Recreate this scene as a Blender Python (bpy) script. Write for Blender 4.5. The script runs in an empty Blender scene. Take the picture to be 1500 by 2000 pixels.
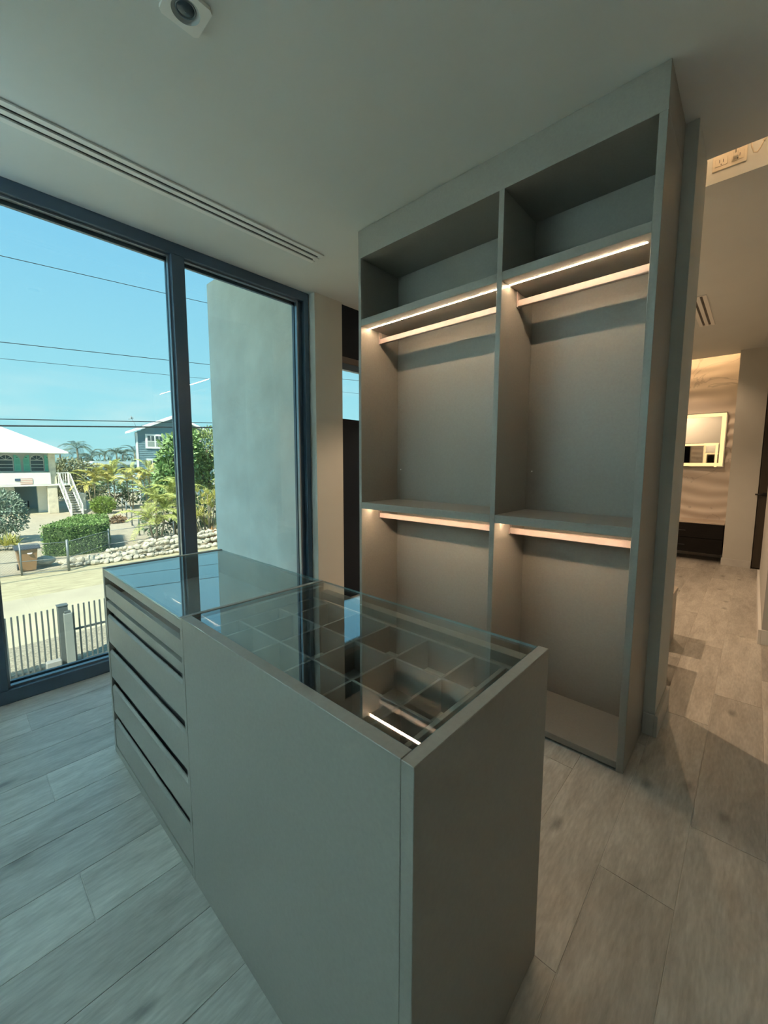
import bpy, bmesh, math, random
from mathutils import Vector, Matrix, noise

sc = bpy.context.scene
C = sc.collection
RN = random.Random(11)

# ------------------------------------------------------------------ camera
def make_camera():
    a, b, c = math.radians(47.900001), math.radians(-5.997962), math.radians(0.196793)
    f = Vector((math.sin(a) * math.cos(b), math.cos(a) * math.cos(b), math.sin(b)))
    r = Vector((math.cos(a), -math.sin(a), 0)); u = r.cross(f)
    r2 = r * math.cos(c) + u * math.sin(c); u2 = -r * math.sin(c) + u * math.cos(c)
    cd = bpy.data.cameras.new('camera'); co = bpy.data.objects.new('camera', cd); C.objects.link(co)
    m = Matrix.Identity(4)
    for i in range(3):
        m[i][0] = r2[i]; m[i][1] = u2[i]; m[i][2] = -f[i]
    m[2][3] = 1.42
    co.matrix_world = m
    cd.sensor_fit = 'VERTICAL'; cd.sensor_height = 36; cd.sensor_width = 27
    cd.lens = 788.598 / 2000 * 36
    cd.shift_x = -9.8036 / 2000; cd.shift_y = -10.3946 / 2000
    cd.clip_start = 0.02; cd.clip_end = 600
    sc.camera = co
make_camera()

# ------------------------------------------------------------------ world, sun, exposure
def make_world():
    w = bpy.data.worlds.new('sky'); sc.world = w; w.use_nodes = True
    nt = w.node_tree; nt.nodes.clear()
    N = nt.nodes.new; L = nt.links.new
    tc = N('ShaderNodeTexCoord'); sx = N('ShaderNodeSeparateXYZ'); L(tc.outputs['Generated'], sx.inputs[0])
    cr = N('ShaderNodeValToRGB'); L(sx.outputs['Z'], cr.inputs[0])
    e = cr.color_ramp.elements
    e[0].position = 0.0; e[0].color = (0.30, 0.57, 0.60, 1)
    e[1].position = 1.0; e[1].color = (0.09, 0.28, 0.50, 1)
    for p, col in ((0.12, (0.27, 0.56, 0.64, 1)), (0.41, (0.174, 0.44, 0.625, 1))):
        k = e.new(p); k.color = col
    mp = N('ShaderNodeMapping'); mp.inputs['Scale'].default_value = (3, 3, 14); L(tc.outputs['Generated'], mp.inputs[0])
    nz = N('ShaderNodeTexNoise'); nz.inputs['Scale'].default_value = 1.6; nz.inputs['Detail'].default_value = 6
    L(mp.outputs[0], nz.inputs['Vector'])
    r2 = N('ShaderNodeValToRGB'); r2.color_ramp.elements[0].position = 0.5; r2.color_ramp.elements[1].position = 0.75
    L(nz.outputs[0], r2.inputs[0])
    lo = N('ShaderNodeMapRange'); lo.inputs[1].default_value = 0.02; lo.inputs[2].default_value = 0.22
    lo.inputs[3].default_value = 0.75; lo.inputs[4].default_value = 0.0; L(sx.outputs['Z'], lo.inputs[0])
    mu = N('ShaderNodeMath'); mu.operation = 'MULTIPLY'; L(r2.outputs[0], mu.inputs[0]); L(lo.outputs[0], mu.inputs[1])
    mx = N('ShaderNodeMixRGB'); L(mu.outputs[0], mx.inputs[0]); L(cr.outputs[0], mx.inputs[1]); mx.inputs[2].default_value = (0.56, 0.66, 0.66, 1)
    bg = N('ShaderNodeBackground'); bg.inputs[1].default_value = 0.58; L(mx.outputs[0], bg.inputs[0])
    o = N('ShaderNodeOutputWorld'); L(bg.outputs[0], o.inputs[0])
make_world()

def make_sun():
    d = bpy.data.lights.new('sun', 'SUN'); o = bpy.data.objects.new('sun', d); C.objects.link(o)
    d.energy = 3.4; d.color = (1.0, 0.92, 0.77); d.angle = math.radians(0.6)
    to_sun = Vector((-0.66, -0.40, 0.95)).normalized()
    o.rotation_euler = to_sun.to_track_quat('Z', 'Y').to_euler()
    o.location = (-20, -5, 30)
make_sun()
vs = sc.view_settings
vs.view_transform = 'Standard'; vs.look = 'None'; vs.gamma = 1.0; vs.use_curve_mapping = False
vs.exposure = 1.42
cy = sc.cycles            # shorter light paths keep the large frame quick to render
cy.max_bounces = 7; cy.diffuse_bounces = 4; cy.glossy_bounces = 3; cy.transmission_bounces = 3; cy.transparent_max_bounces = 10
cy.use_adaptive_sampling = True; cy.adaptive_threshold = .05; cy.use_light_tree = False
cy.caustics_reflective = False; cy.caustics_refractive = False

# ------------------------------------------------------------------ materials
MATS = {}
def mat(name, col, rough=0.6, metal=0.0, spec=0.5, noise_s=None, noise_a=0.1, bump=0.0, bump_s=200, emit=None, es=0, stretch=None, island=0.0, obj=0.0):
    """procedural principled material: base colour varied by noise, per-island or per-object"""
    if name in MATS: return MATS[name]
    m = bpy.data.materials.new(name); m.use_nodes = True
    nt = m.node_tree; N = nt.nodes.new; L = nt.links.new
    p = nt.nodes['Principled BSDF']
    p.inputs['Base Color'].default_value = (*col, 1); p.inputs['Roughness'].default_value = rough
    p.inputs['Metallic'].default_value = metal; p.inputs['Specular IOR Level'].default_value = spec
    tc = N('ShaderNodeTexCoord'); vec = tc.outputs['Object']
    if stretch:
        mp = N('ShaderNodeMapping'); mp.inputs['Scale'].default_value = stretch; L(vec, mp.inputs[0]); vec = mp.outputs[0]
    fac = None
    def add(a, b):
        if a is None: return b
        s = N('ShaderNodeMath'); s.operation = 'ADD'; L(a, s.inputs[0]); L(b, s.inputs[1]); return s.outputs[0]
    def scaled(out, amt):
        q = N('ShaderNodeMapRange'); q.inputs[3].default_value = -amt; q.inputs[4].default_value = amt; L(out, q.inputs[0]); return q.outputs[0]
    if noise_s:
        n = N('ShaderNodeTexNoise'); n.inputs['Scale'].default_value = noise_s; n.inputs['Detail'].default_value = 5; L(vec, n.inputs['Vector'])
        q = N('ShaderNodeMapRange'); q.inputs[1].default_value = .25; q.inputs[2].default_value = .75
        q.inputs[3].default_value = -noise_a; q.inputs[4].default_value = noise_a; L(n.outputs[0], q.inputs[0]); fac = q.outputs[0]
    if island:
        g = N('ShaderNodeNewGeometry'); fac = add(fac, scaled(g.outputs['Random Per Island'], island))
    if obj:
        g = N('ShaderNodeObjectInfo'); fac = add(fac, scaled(g.outputs['Random'], obj))
    if fac is not None:
        one = N('ShaderNodeMath'); one.operation = 'ADD'; one.inputs[1].default_value = 1.0; L(fac, one.inputs[0])
        v = N('ShaderNodeVectorMath'); v.operation = 'SCALE'; v.inputs[0].default_value = col; L(one.outputs[0], v.inputs['Scale'])
        L(v.outputs[0], p.inputs['Base Color'])
    if bump:
        n2 = N('ShaderNodeTexNoise'); n2.inputs['Scale'].default_value = bump_s; n2.inputs['Detail'].default_value = 3; L(vec, n2.inputs['Vector'])
        b = N('ShaderNodeBump'); b.inputs['Strength'].default_value = bump; b.inputs['Distance'].default_value = 0.01
        L(n2.outputs[0], b.inputs['Height']); L(b.outputs[0], p.inputs['Normal'])
    if emit:
        p.inputs['Emission Color'].default_value = (*emit, 1); p.inputs['Emission Strength'].default_value = es
    MATS[name] = m
    return m

def glass(name, tint, ior=1.5, rough=0.0):
    m = bpy.data.materials.new(name); m.use_nodes = True
    nt = m.node_tree; nt.nodes.clear(); N = nt.nodes.new; L = nt.links.new
    t = N('ShaderNodeBsdfTransparent'); t.inputs[0].default_value = (*tint, 1)
    g = N('ShaderNodeBsdfGlossy'); g.inputs['Roughness'].default_value = rough; g.inputs[0].default_value = (1, 1, 1, 1)
    ge = N('ShaderNodeNewGeometry'); mr = N('ShaderNodeMapRange'); L(ge.outputs['Backfacing'], mr.inputs[0])
    mr.inputs[3].default_value = ior; mr.inputs[4].default_value = 1 / ior      # same reflectance at the exit face
    f = N('ShaderNodeFresnel'); L(mr.outputs[0], f.inputs[0])
    mx = N('ShaderNodeMixShader'); L(f.outputs[0], mx.inputs[0]); L(t.outputs[0], mx.inputs[1]); L(g.outputs[0], mx.inputs[2])
    o = N('ShaderNodeOutputMaterial'); L(mx.outputs[0], o.inputs[0])
    MATS[name] = m
    return m

def floor_mat():
    m = bpy.data.materials.new('wood_look_tile'); m.use_nodes = True
    nt = m.node_tree; N = nt.nodes.new; L = nt.links.new; p = nt.nodes['Principled BSDF']
    oi = N('ShaderNodeObjectInfo'); tc = N('ShaderNodeTexCoord')
    off = N('ShaderNodeVectorMath'); off.operation = 'SCALE'; off.inputs[0].default_value = (37, 53, 11); L(oi.outputs['Random'], off.inputs['Scale'])
    ad = N('ShaderNodeVectorMath'); ad.operation = 'ADD'; L(tc.outputs['Object'], ad.inputs[0]); L(off.outputs[0], ad.inputs[1])
    mp = N('ShaderNodeMapping'); mp.inputs['Scale'].default_value = (1.8, 7, 1); L(ad.outputs[0], mp.inputs[0])
    n = N('ShaderNodeTexNoise'); n.inputs['Scale'].default_value = 1.6; n.inputs['Detail'].default_value = 8; n.inputs['Roughness'].default_value = .62
    n.inputs['Distortion'].default_value = .6; L(mp.outputs[0], n.inputs['Vector'])
    cr = N('ShaderNodeValToRGB'); L(n.outputs[0], cr.inputs[0]); e = cr.color_ramp.elements
    e[0].position = .26; e[0].color = (.40, .375, .335, 1); e[1].position = .74; e[1].color = (.70, .675, .625, 1)
    k = e.new(.5); k.color = (.56, .535, .49, 1)
    mp2 = N('ShaderNodeMapping'); mp2.inputs['Scale'].default_value = (3.4, 6.5, 1); L(ad.outputs[0], mp2.inputs[0])
    vo = N('ShaderNodeTexVoronoi'); vo.voronoi_dimensions = '2D'; vo.inputs['Scale'].default_value = .36; L(mp2.outputs[0], vo.inputs['Vector'])
    kr = N('ShaderNodeMapRange'); kr.inputs[1].default_value = .015; kr.inputs[2].default_value = .065; kr.inputs[3].default_value = .55; kr.inputs[4].default_value = 1; L(vo.outputs['Distance'], kr.inputs[0])
    mp3 = N('ShaderNodeMapping'); mp3.inputs['Scale'].default_value = (14, 70, 1); L(ad.outputs[0], mp3.inputs[0])
    n3 = N('ShaderNodeTexNoise'); n3.inputs['Scale'].default_value = 1.5; n3.inputs['Detail'].default_value = 4; L(mp3.outputs[0], n3.inputs['Vector'])
    g3 = N('ShaderNodeMapRange'); g3.inputs[1].default_value = .25; g3.inputs[2].default_value = .75; g3.inputs[3].default_value = .84; g3.inputs[4].default_value = 1.14; L(n3.outputs[0], g3.inputs[0])
    rr = N('ShaderNodeMapRange'); rr.inputs[3].default_value = .86; rr.inputs[4].default_value = 1.12; L(oi.outputs['Random'], rr.inputs[0])
    mm = N('ShaderNodeMath'); mm.operation = 'MULTIPLY'; L(kr.outputs[0], mm.inputs[0]); L(rr.outputs[0], mm.inputs[1])
    m4 = N('ShaderNodeMath'); m4.operation = 'MULTIPLY'; L(mm.outputs[0], m4.inputs[0]); L(g3.outputs[0], m4.inputs[1])
    sc_ = N('ShaderNodeVectorMath'); sc_.operation = 'SCALE'; L(cr.outputs[0], sc_.inputs[0]); L(m4.outputs[0], sc_.inputs['Scale'])
    L(sc_.outputs[0], p.inputs['Base Color']); p.inputs['Roughness'].default_value = .36; p.inputs['Specular IOR Level'].default_value = .5
    b = N('ShaderNodeBump'); b.inputs['Strength'].default_value = .12; b.inputs['Distance'].default_value = .004
    L(n.outputs[0], b.inputs['Height']); L(b.outputs[0], p.inputs['Normal'])
    MATS['floor'] = m
    return m

FLOOR = floor_mat()
GROUT = mat('grout', (.70, .67, .62), .9)
LAM = mat('greige_laminate', (.335, .312, .272), .42, noise_s=90, noise_a=.05, bump=.05, bump_s=700)
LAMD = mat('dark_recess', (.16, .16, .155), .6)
CEIL = mat('ceiling_paint', (.74, .77, .76), .8, noise_s=3, noise_a=.02)
WALL = mat('wall_paint', (.64, .63, .58), .75, noise_s=4, noise_a=.02, bump=.03, bump_s=300)
WHITEWALL = mat('pale_wall_paint', (.74, .74, .70), .8)
WHITE = mat('white_trim', (.88, .88, .86), .4)
BASEM = mat('pale_marble_base', (.66, .65, .62), .35, noise_s=7, noise_a=.1)
FRAME = mat('anodised_frame_haze', (.085, .135, .195), .35, metal=.2)  # dark frame colour lifted and blued to include lens flare haze
BEAD = mat('frame_bead', (.26, .31, .36), .3, metal=.6)
BLACK = mat('black', (.012, .012, .014), .45)
RAIL = mat('rose_grey_rail', (.50, .40, .36), .38, noise_s=30, noise_a=.05)
TRAY = mat('tray_divider', (.36, .34, .325), .6)
TRAYF = mat('tray_lining', (.52, .50, .48), .85, noise_s=160, noise_a=.06)
STUCCO = mat('grey_stucco', (.70, .80, .82), .9, noise_s=2.6, noise_a=.12, bump=.5, bump_s=16)
WGLASS = glass('window_glass', (.945, .985, .975))
CGLASS = glass('cabinet_glass', (.90, .94, .93), 2.05)
GEDGE = mat('glass_edge', (.34, .50, .52), .15)
LED = mat('led_warm', (1, .9, .75), .5, emit=(1.0, .72, .46), es=52)
DARKGL = mat('dark_spandrel', (.010, .017, .028), .3, spec=.2)

# ------------------------------------------------------------------ mesh helpers
def new_bm(): return bmesh.new()

def bx(bm, x0, x1, y0, y1, z0, z1, bev=0.0, mi=0):
    if x0 > x1: x0, x1 = x1, x0
    if y0 > y1: y0, y1 = y1, y0
    if z0 > z1: z0, z1 = z1, z0
    v = [bm.verts.new(p) for p in ((x0, y0, z0), (x1, y0, z0), (x1, y1, z0), (x0, y1, z0), (x0, y0, z1), (x1, y0, z1), (x1, y1, z1), (x0, y1, z1))]
    fs = [bm.faces.new([v[i] for i in q]) for q in ((3, 2, 1, 0), (4, 5, 6, 7), (0, 1, 5, 4), (1, 2, 6, 5), (2, 3, 7, 6), (3, 0, 4, 7))]
    for f in fs: f.material_index = mi
    if bev > 0:
        es = {e for f in fs for e in f.edges}
        r = bmesh.ops.bevel(bm, geom=list(es), offset=bev, segments=1, affect='EDGES', profile=.5)
        for f in r['faces']: f.material_index = mi
    return fs

def prism(bm, poly, axis, a0, a1, mi=0):
    """polygon given in the two other axes, extruded along axis"""
    def P(p, a):
        if axis == 'x': return (a, p[0], p[1])
        if axis == 'y': return (p[0], a, p[1])
        return (p[0], p[1], a)
    A = [bm.verts.new(P(p, a0)) for p in poly]; B = [bm.verts.new(P(p, a1)) for p in poly]
    n = len(poly)
    fs = [bm.faces.new(A[::-1]), bm.faces.new(B)]
    for i in range(n): fs.append(bm.faces.new((A[i], A[(i + 1) % n], B[(i + 1) % n], B[i])))
    for f in fs: f.material_index = mi
    return fs

def tube(bm, pts, rad, n=8, mi=0, cap=True):
    pts = [Vector(p) for p in pts]; rads = rad if isinstance(rad, (list, tuple)) else [rad] * len(pts)
    rings = []
    for i, p in enumerate(pts):
        d = (pts[min(i + 1, len(pts) - 1)] - pts[max(i - 1, 0)]).normalized()
        up = Vector((0, 0, 1)) if abs(d.z) < .95 else Vector((1, 0, 0))
        s = d.cross(up).normalized(); t = s.cross(d)
        rings.append([bm.verts.new(p + (s * math.cos(a) + t * math.sin(a)) * rads[i]) for a in [2 * math.pi * k / n for k in range(n)]])
    for a, b in zip(rings, rings[1:]):
        for k in range(n):
            f = bm.faces.new((a[k], a[(k + 1) % n], b[(k + 1) % n], b[k])); f.material_index = mi; f.smooth = True
    if cap:
        bm.faces.new(rings[0]).material_index = mi; bm.faces.new(rings[-1][::-1]).material_index = mi

def lathe(bm, prof, n, M, mi=0):
    """profile of (radius, height) spun about local z, then placed by M"""
    rings = [[bm.verts.new(M @ Vector((r * math.cos(2 * math.pi * k / n), r * math.sin(2 * math.pi * k / n), h))) for k in range(n)] for r, h in prof]
    for a, b in zip(rings, rings[1:]):
        for k in range(n):
            f = bm.faces.new((a[k], a[(k + 1) % n], b[(k + 1) % n], b[k])); f.smooth = True; f.material_index = mi
    return rings

def origin(o):
    v = Vector((0, 0, 0))
    while o is not None:
        v += o.location; o = o.parent
    return v

def finish(name, bm, mats, parent=None, loc=None, normals=True):
    if normals: bmesh.ops.recalc_face_normals(bm, faces=bm.faces[:])
    me = bpy.data.meshes.new(name)
    o = bpy.data.objects.new(name, me); C.objects.link(o)
    if parent is not None:
        o.parent = parent; off = origin(parent)
    else:
        if loc is None:
            xs = [v.co for v in bm.verts]
            lo = [min(c[i] for c in xs) for i in range(3)]; hi = [max(c[i] for c in xs) for i in range(3)]
            loc = ((lo[0] + hi[0]) / 2, (lo[1] + hi[1]) / 2, lo[2])
        o.location = loc; off = Vector(loc)
    bmesh.ops.translate(bm, vec=-off, verts=bm.verts[:])
    bm.to_mesh(me); bm.free()
    for m in (mats if isinstance(mats, (list, tuple)) else [mats]): me.materials.append(m)
    return o

def box(name, dims, m, parent=None, bev=0.0):
    bm = new_bm(); bx(bm, *dims, bev=bev)
    return finish(name, bm, m, parent)

def tag(o, label, cat, group=None, kind=None):
    o['label'] = label; o['category'] = cat
    if group: o['group'] = group
    if kind: o['kind'] = kind
    return o

def thing(name, loc, label, cat, group=None):
    o = bpy.data.objects.new(name, None); C.objects.link(o); o.location = loc; o.empty_display_size = .1
    return tag(o, label, cat, group)

def struct(o, label=None, cat=None):
    o['kind'] = 'structure'
    if label: o['label'] = label
    if cat: o['category'] = cat
    return o

def sempty(name, loc, label, cat):
    o = bpy.data.objects.new(name, None); C.objects.link(o); o.location = loc; o.empty_display_size = .1
    return struct(o, label, cat)

def inst(src, parent, loc, rot=(0, 0, 0), scale=(1, 1, 1)):
    c = src.copy(); C.objects.link(c); c.parent = parent
    c.location = loc; c.rotation_euler = rot; c.scale = scale
    return c

H = 2.98                       # ceiling height
# ================================================================== ROOM SHELL
floor = struct(box('floor', (-3.2, 7.62, -2.6, 3.30, -.32, -.002), GROUT), 'wood-look tiled floor of the dressing room and hall', 'floor')
def planks():
    W, Lp = .2225, 1.25
    phase = {0: 1.47, 1: 1.052, 2: 1.885}
    fo = origin(floor)
    meshes = {}
    for k in range(-12, 14):
        y0 = .0895 + k * W; y1 = y0 + W
        if y0 > 3.17: break
        y1c = min(y1, 3.178)
        x = phase[k % 3] - 6 * Lp
        while x < 7.6:
            a, b = max(x, -1.6 if y0 > -1.2 else -1.2), min(x + Lp, 7.6); x += Lp
            if b - a < .05: continue
            if y0 < -1.2: continue
            key = (round(b - a, 3), round(y1c - y0, 3))
            if key not in meshes:
                bm = new_bm(); g = .0013
                bx(bm, -(b - a) / 2 + g, (b - a) / 2 - g, -(y1c - y0) / 2 + g, (y1c - y0) / 2 - g, -.0045, 0, bev=.0008)
                bmesh.ops.recalc_face_normals(bm, faces=bm.faces[:])
                me = bpy.data.meshes.new('plank'); bm.to_mesh(me); bm.free(); me.materials.append(FLOOR); meshes[key] = me
            o = bpy.data.objects.new('plank', meshes[key]); C.objects.link(o); o.parent = floor
            o.location = Vector(((a + b) / 2, (y0 + y1c) / 2, 0)) - fo
planks()

def ceiling():
    bm = new_bm()
    bx(bm, -3.2, 2.763, -2.6, 3.36, H, 3.3); bx(bm, 3.01, 7.62, -2.6, 3.36, H, 3.3)
    bx(bm, 2.763, 3.01, 1.2, 3.36, H, 3.3)
    bx(bm, -3.4, 8.2, -2.8, 3.40, 3.3, 3.9)
    struct(finish('ceiling', bm, CEIL), 'plain painted ceiling with a light slot by the hall', 'ceiling')
ceiling()

# wall behind the wardrobe with its end towards the hall
wb = struct(box('wall_back', (2.418, 2.785, .300, 2.10, 0, H), WALL), 'greige painted wall the wardrobe stands against', 'wall')
bm = new_bm(); bx(bm, 2.404, 2.80, .283, .300, 0, .118, .002); bx(bm, 2.404, 2.418, .300, .352, 0, .118, .002); bx(bm, 2.785, 2.80, .30, 2.1, 0, .118, .002)
struct(finish('baseboard_back', bm, BASEM), 'pale marble baseboard around the wall end beside the wardrobe', 'baseboard')
struct(box('wall_pier', (2.406, 2.735, 3.10, 3.36, 0, H), WALL), 'greige wall pier between the large window and the dark window', 'wall')
struct(box('wall_far', (3.75, 7.62, 3.10, 3.36, 0, H), WALL), 'painted wall beyond the wardrobe', 'wall')
struct(box('wall_left', (-3.3, -3.1, -2.7, 3.36, -.3, 3.3), WHITEWALL), 'pale painted wall left of the dressing room', 'wall')
struct(box('wall_street', (-3.1, -1.05, 3.178, 3.36, -.3, 3.3), WHITEWALL), 'pale painted wall left of the large window', 'wall')
struct(box('wall_near', (-3.1, 4.28, -2.7, -2.5, -.3, 3.3), WALL), 'painted wall behind the camera', 'wall')
# hall: right wall block, bathroom pier, door recess
bm = new_bm(); bx(bm, 4.30, 6.80, -2.6, -.128, 0, H)
struct(finish('wall_hall', bm, mat('hall_wall_paint', (.62, .62, .60), .7)), 'pale hall wall with a corner at the right', 'wall')
bm = new_bm(); bx(bm, 4.282, 6.80, -.128, -.108, 0, .118, .002); bx(bm, 4.282, 4.30, -2.5, -.128, 0, .118, .002)
struct(finish('baseboard_hall', bm, WHITE), 'white baseboard of the hall wall', 'baseboard')
struct(box('wall_bath', (7.42, 7.60, -.045, .265, 0, H), WALL), 'greige wall pier between the bathroom opening and the dark door', 'wall')
bm = new_bm(); bx(bm, 7.408, 7.42, -.045, .27, 0, .10, .002); bx(bm, 7.42, 7.60, .265, .277, 0, .10, .002)
struct(finish('baseboard_bath', bm, BASEM), 'pale marble baseboard under the hall end pier', 'baseboard')
struct(box('wall_recess', (6.8, 7.62, -1.30, -1.10, 0, H), WALL), 'painted wall of the door recess', 'wall')
struct(box('wall_bath_end', (7.42, 8.2, 1.75, 1.95, 0, 3.3), WALL), 'painted side wall of the bathroom', 'wall')
struct(box('wall_bath_right', (7.60, 8.2, -1.3, .262, 0, 3.3), WALL), 'painted wall beside the marble', 'wall')
struct(box('wall_hall_end', (7.42, 7.60, 1.75, 3.12, 0, H), WALL), 'painted wall at the end of the hall', 'wall')
struct(box('floor_bath', (7.62, 8.2, -1.2, 1.95, -.3, -.001), FLOOR), 'tiled floor below the floating vanity', 'floor')
struct(box('wall_header', (7.42, 7.60, -1.1, -.045, 2.45, H), WALL), 'wall above the dark hall door', 'wall')

def hall_door():
    d = sempty('door_1', (7.44, -.5, 0), 'dark brown flush door at the end of the hall', 'door')
    box('door_leaf', (7.44, 7.485, -.96, -.05, .012, 2.44), mat('dark_walnut', (.055, .042, .028), .45, noise_s=3, noise_a=.25, stretch=(1, 8, .8)), d, .002)
    bm = new_bm(); tube(bm, [(7.44, -.12, 1.03), (7.385, -.12, 1.03), (7.385, -.02, 1.03)], .011, 8)
    h = finish('handle', bm, BLACK, d); h['label'] = 'black lever handle'
    box('rose', (7.428, 7.44, -.145, -.095, 1.005, 1.055), BLACK, d, .002)
hall_door()

# ------------------------------------------------------------------ large window (window_1)
def window_1():
    w = sempty('window_1', (.67, 3.24, 0), 'floor-to-ceiling window with dark anodised frame facing the street', 'window')
    Y0, Y1 = 3.178, 3.31
    X0, X1 = -1.05, 2.395
    def fr(name, d, m=FRAME, bev=.003): return box(name, d, m, w, bev)
    fr('head_rail', (X0, X1, Y0, Y1, 2.902, H)); fr('sill_rail', (X0, X1, Y0, Y1, 0, .082))
    fr('jamb', (2.348, X1, Y0, Y1, .082, 2.902)); fr('jamb', (2.300, 2.348, 3.225, Y1, .082, 2.902))
    muls = [(-1.05, -.96), (.08, .172), (1.207, 1.298)]
    for a, b in muls: fr('mullion', (a, b, Y0, Y1, .082, 2.902))
    edges = [(-.96, .08), (.172, 1.207), (1.298, 2.300)]  # leftmost bay lies out of view, added to let in more daylight
    for a, b in edges:
        # glazing beads, then the pane
        bm = new_bm(); t = .012
        bx(bm, a, b, 3.212, 3.244, 2.902 - t, 2.902); bx(bm, a, b, 3.212, 3.244, .082, .082 + t)
        bx(bm, a, a + t, 3.212, 3.244, .082 + t, 2.902 - t); bx(bm, b - t, b, 3.212, 3.244, .082 + t, 2.902 - t)
        finish('glazing_bead', bm, BEAD, w)
        bm = new_bm(); tt = .010
        bx(bm, a, b, 3.262, 3.285, 2.902 - .03, 2.902); bx(bm, a, b, 3.262, 3.285, .082, .082 + .02)
        bx(bm, a, a + tt, 3.262, 3.285, .10, 2.88); bx(bm, b - tt, b, 3.262, 3.285, .10, 2.88)
        finish('outer_bead', bm, FRAME, w)
        box('pane', (a, b, 3.250, 3.256, .082, 2.902), WGLASS, w)
window_1()

def window_2():
    w = sempty('window_2', (3.24, 3.14, 0), 'narrow dark-framed window with black panels above and below the glass', 'window')
    X0, X1 = 2.735, 3.75
    box('upper_panel', (X0, X1, 3.13, 3.17, 2.484, H), DARKGL, w)
    box('transom', (X0, X1, 3.118, 3.17, 2.425, 2.484), mat('brown_transom', (.16, .13, .12), .5), w, .002)
    box('head_rail', (X0, X1, 3.128, 3.18, 2.362, 2.425), FRAME, w, .002)
    box('pane', (X0, X1, 3.150, 3.156, 1.876, 2.362), WGLASS, w)
    box('lower_panel', (X0, X1, 3.13, 3.17, 0, 1.876), DARKGL, w)
window_2()

def fill_uplight(loc, p0, p1, inward, es, label):
    """added fill light out of view: wall trough, cool LED washing the ceiling"""
    t = thing('fill_trough', loc, label, 'fill_uplight', 'added uplighter troughs')
    (x0, y0), (x1, y1) = p0, p1; z = loc[2]; ix, iy = inward
    a = .14
    def slab(name, o0, o1, z0, z1, m):
        box(name, (x0 + ix * o0, x1 + ix * o1, y0 + iy * o0, y1 + iy * o1, z0, z1), m, t)
    slab('trough_base', 0, a, z, z + .015, WHITE)
    slab('front_lip', a - .012, a, z + .015, z + .07, WHITE)
    slab('led_strip', .045, .085, z + .016, z + .020, mat('fill_led', (.9, 1, .98), .5, emit=(.58, .91, 1.0), es=es))
fill_uplight((-3.03, 2.2, 2.20), (-3.1, 1.3), (-3.1, 3.02), (1, 0), 95.0, 'added white uplighter trough on the left wall, unseen fill light')  # both troughs are added out of view to brighten the room
fill_uplight((-2.1, 3.1, 2.20), (-2.93, 3.178), (-1.10, 3.178), (0, -1), 155.0, 'added white uplighter trough on the wall left of the window, unseen fill light')

# ------------------------------------------------------------------ ceiling fittings
def diffuser(name, x0, x1, y0, y1, label, nslots=2):
    t = thing(name, ((x0 + x1) / 2, (y0 + y1) / 2, H - .006), label, 'air vent', 'linear air diffusers')
    n = nslots; w = (y1 - y0); fl = w * .235; gap = w * .15; bar = (w - 2 * fl - n * gap) / max(n - 1, 1)
    ys = y0; e = .02
    for s in (0, 1):
        a = y0 if s == 0 else y1 - fl
        box('flange', (x0, x1, a, a + fl, H - .010, H - .0005), WHITE, t, .001)
    for i in range(n):
        a = y0 + fl + i * (gap + bar)
        box('slot', (x0 + e, x1 - e, a, a + gap, H - .002, H - .0005), BLACK, t)
        if i < n - 1: box('slot_bar', (x0, x1, a + gap, a + gap + bar, H - .010, H - .0005), WHITE, t, .001)
    for a in (x0, x1 - e): box('end_flange', (a, a + e, y0 + fl, y1 - fl, H - .0062, H - .0005), WHITE, t)
diffuser('linear_diffuser', -1.3, 2.053, 2.520, 2.672, 'long white linear air diffuser in the ceiling above the window')
diffuser('linear_diffuser', 4.83, 5.87, .45, .585, 'short white linear air diffuser in the hall ceiling')

def downlight():
    t = thing('downlight', (.685, 1.571, H - .012), 'square white recessed downlight with a round lens in the ceiling', 'downlight')
    bm = new_bm(); n = 32; s = .0665; cx, cy = .685, 1.571
    zt, zb = H - .0005, H - .012
    ring_o, ring_i, top = [], [], []
    for k in range(n):
        a = 2 * math.pi * (k + .5) / n; c, d = math.cos(a), math.sin(a); q = s / max(abs(c), abs(d))
        ring_o.append(bm.verts.new((cx + c * q, cy + d * q, zb))); ring_i.append(bm.verts.new((cx + c * .046, cy + d * .046, zb)))
        top.append(bm.verts.new((cx + c * q, cy + d * q, zt)))
    for k in range(n):
        j = (k + 1) % n
        bm.faces.new((ring_o[k], ring_o[j], ring_i[j], ring_i[k])); bm.faces.new((ring_o[k], top[k], top[j], ring_o[j]))
    finish('trim_plate', bm, WHITE, t)
    bm = new_bm(); lathe(bm, [(.046, 0), (.040, .005), (.034, .0085)], n, Matrix.Translation((cx, cy, zb)))
    finish('baffle', bm, mat('baffle_grey', (.40, .44, .45), .4), t)
    bm = new_bm(); lathe(bm, [(.034, .0085), (.031, .004), (.028, .0075)], n, Matrix.Translation((cx, cy, zb)))
    finish('lens_ring', bm, mat('lens_ring', (.20, .25, .28), .25, metal=.6), t)
    bm = new_bm(); lathe(bm, [(.028, .0075), (.022, .002), (.012, -.002), (.001, -.003)], n, Matrix.Translation((cx, cy, zb)))
    finish('lens', bm, mat('lens_glass', (.05, .08, .10), .05), t)
downlight()

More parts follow.
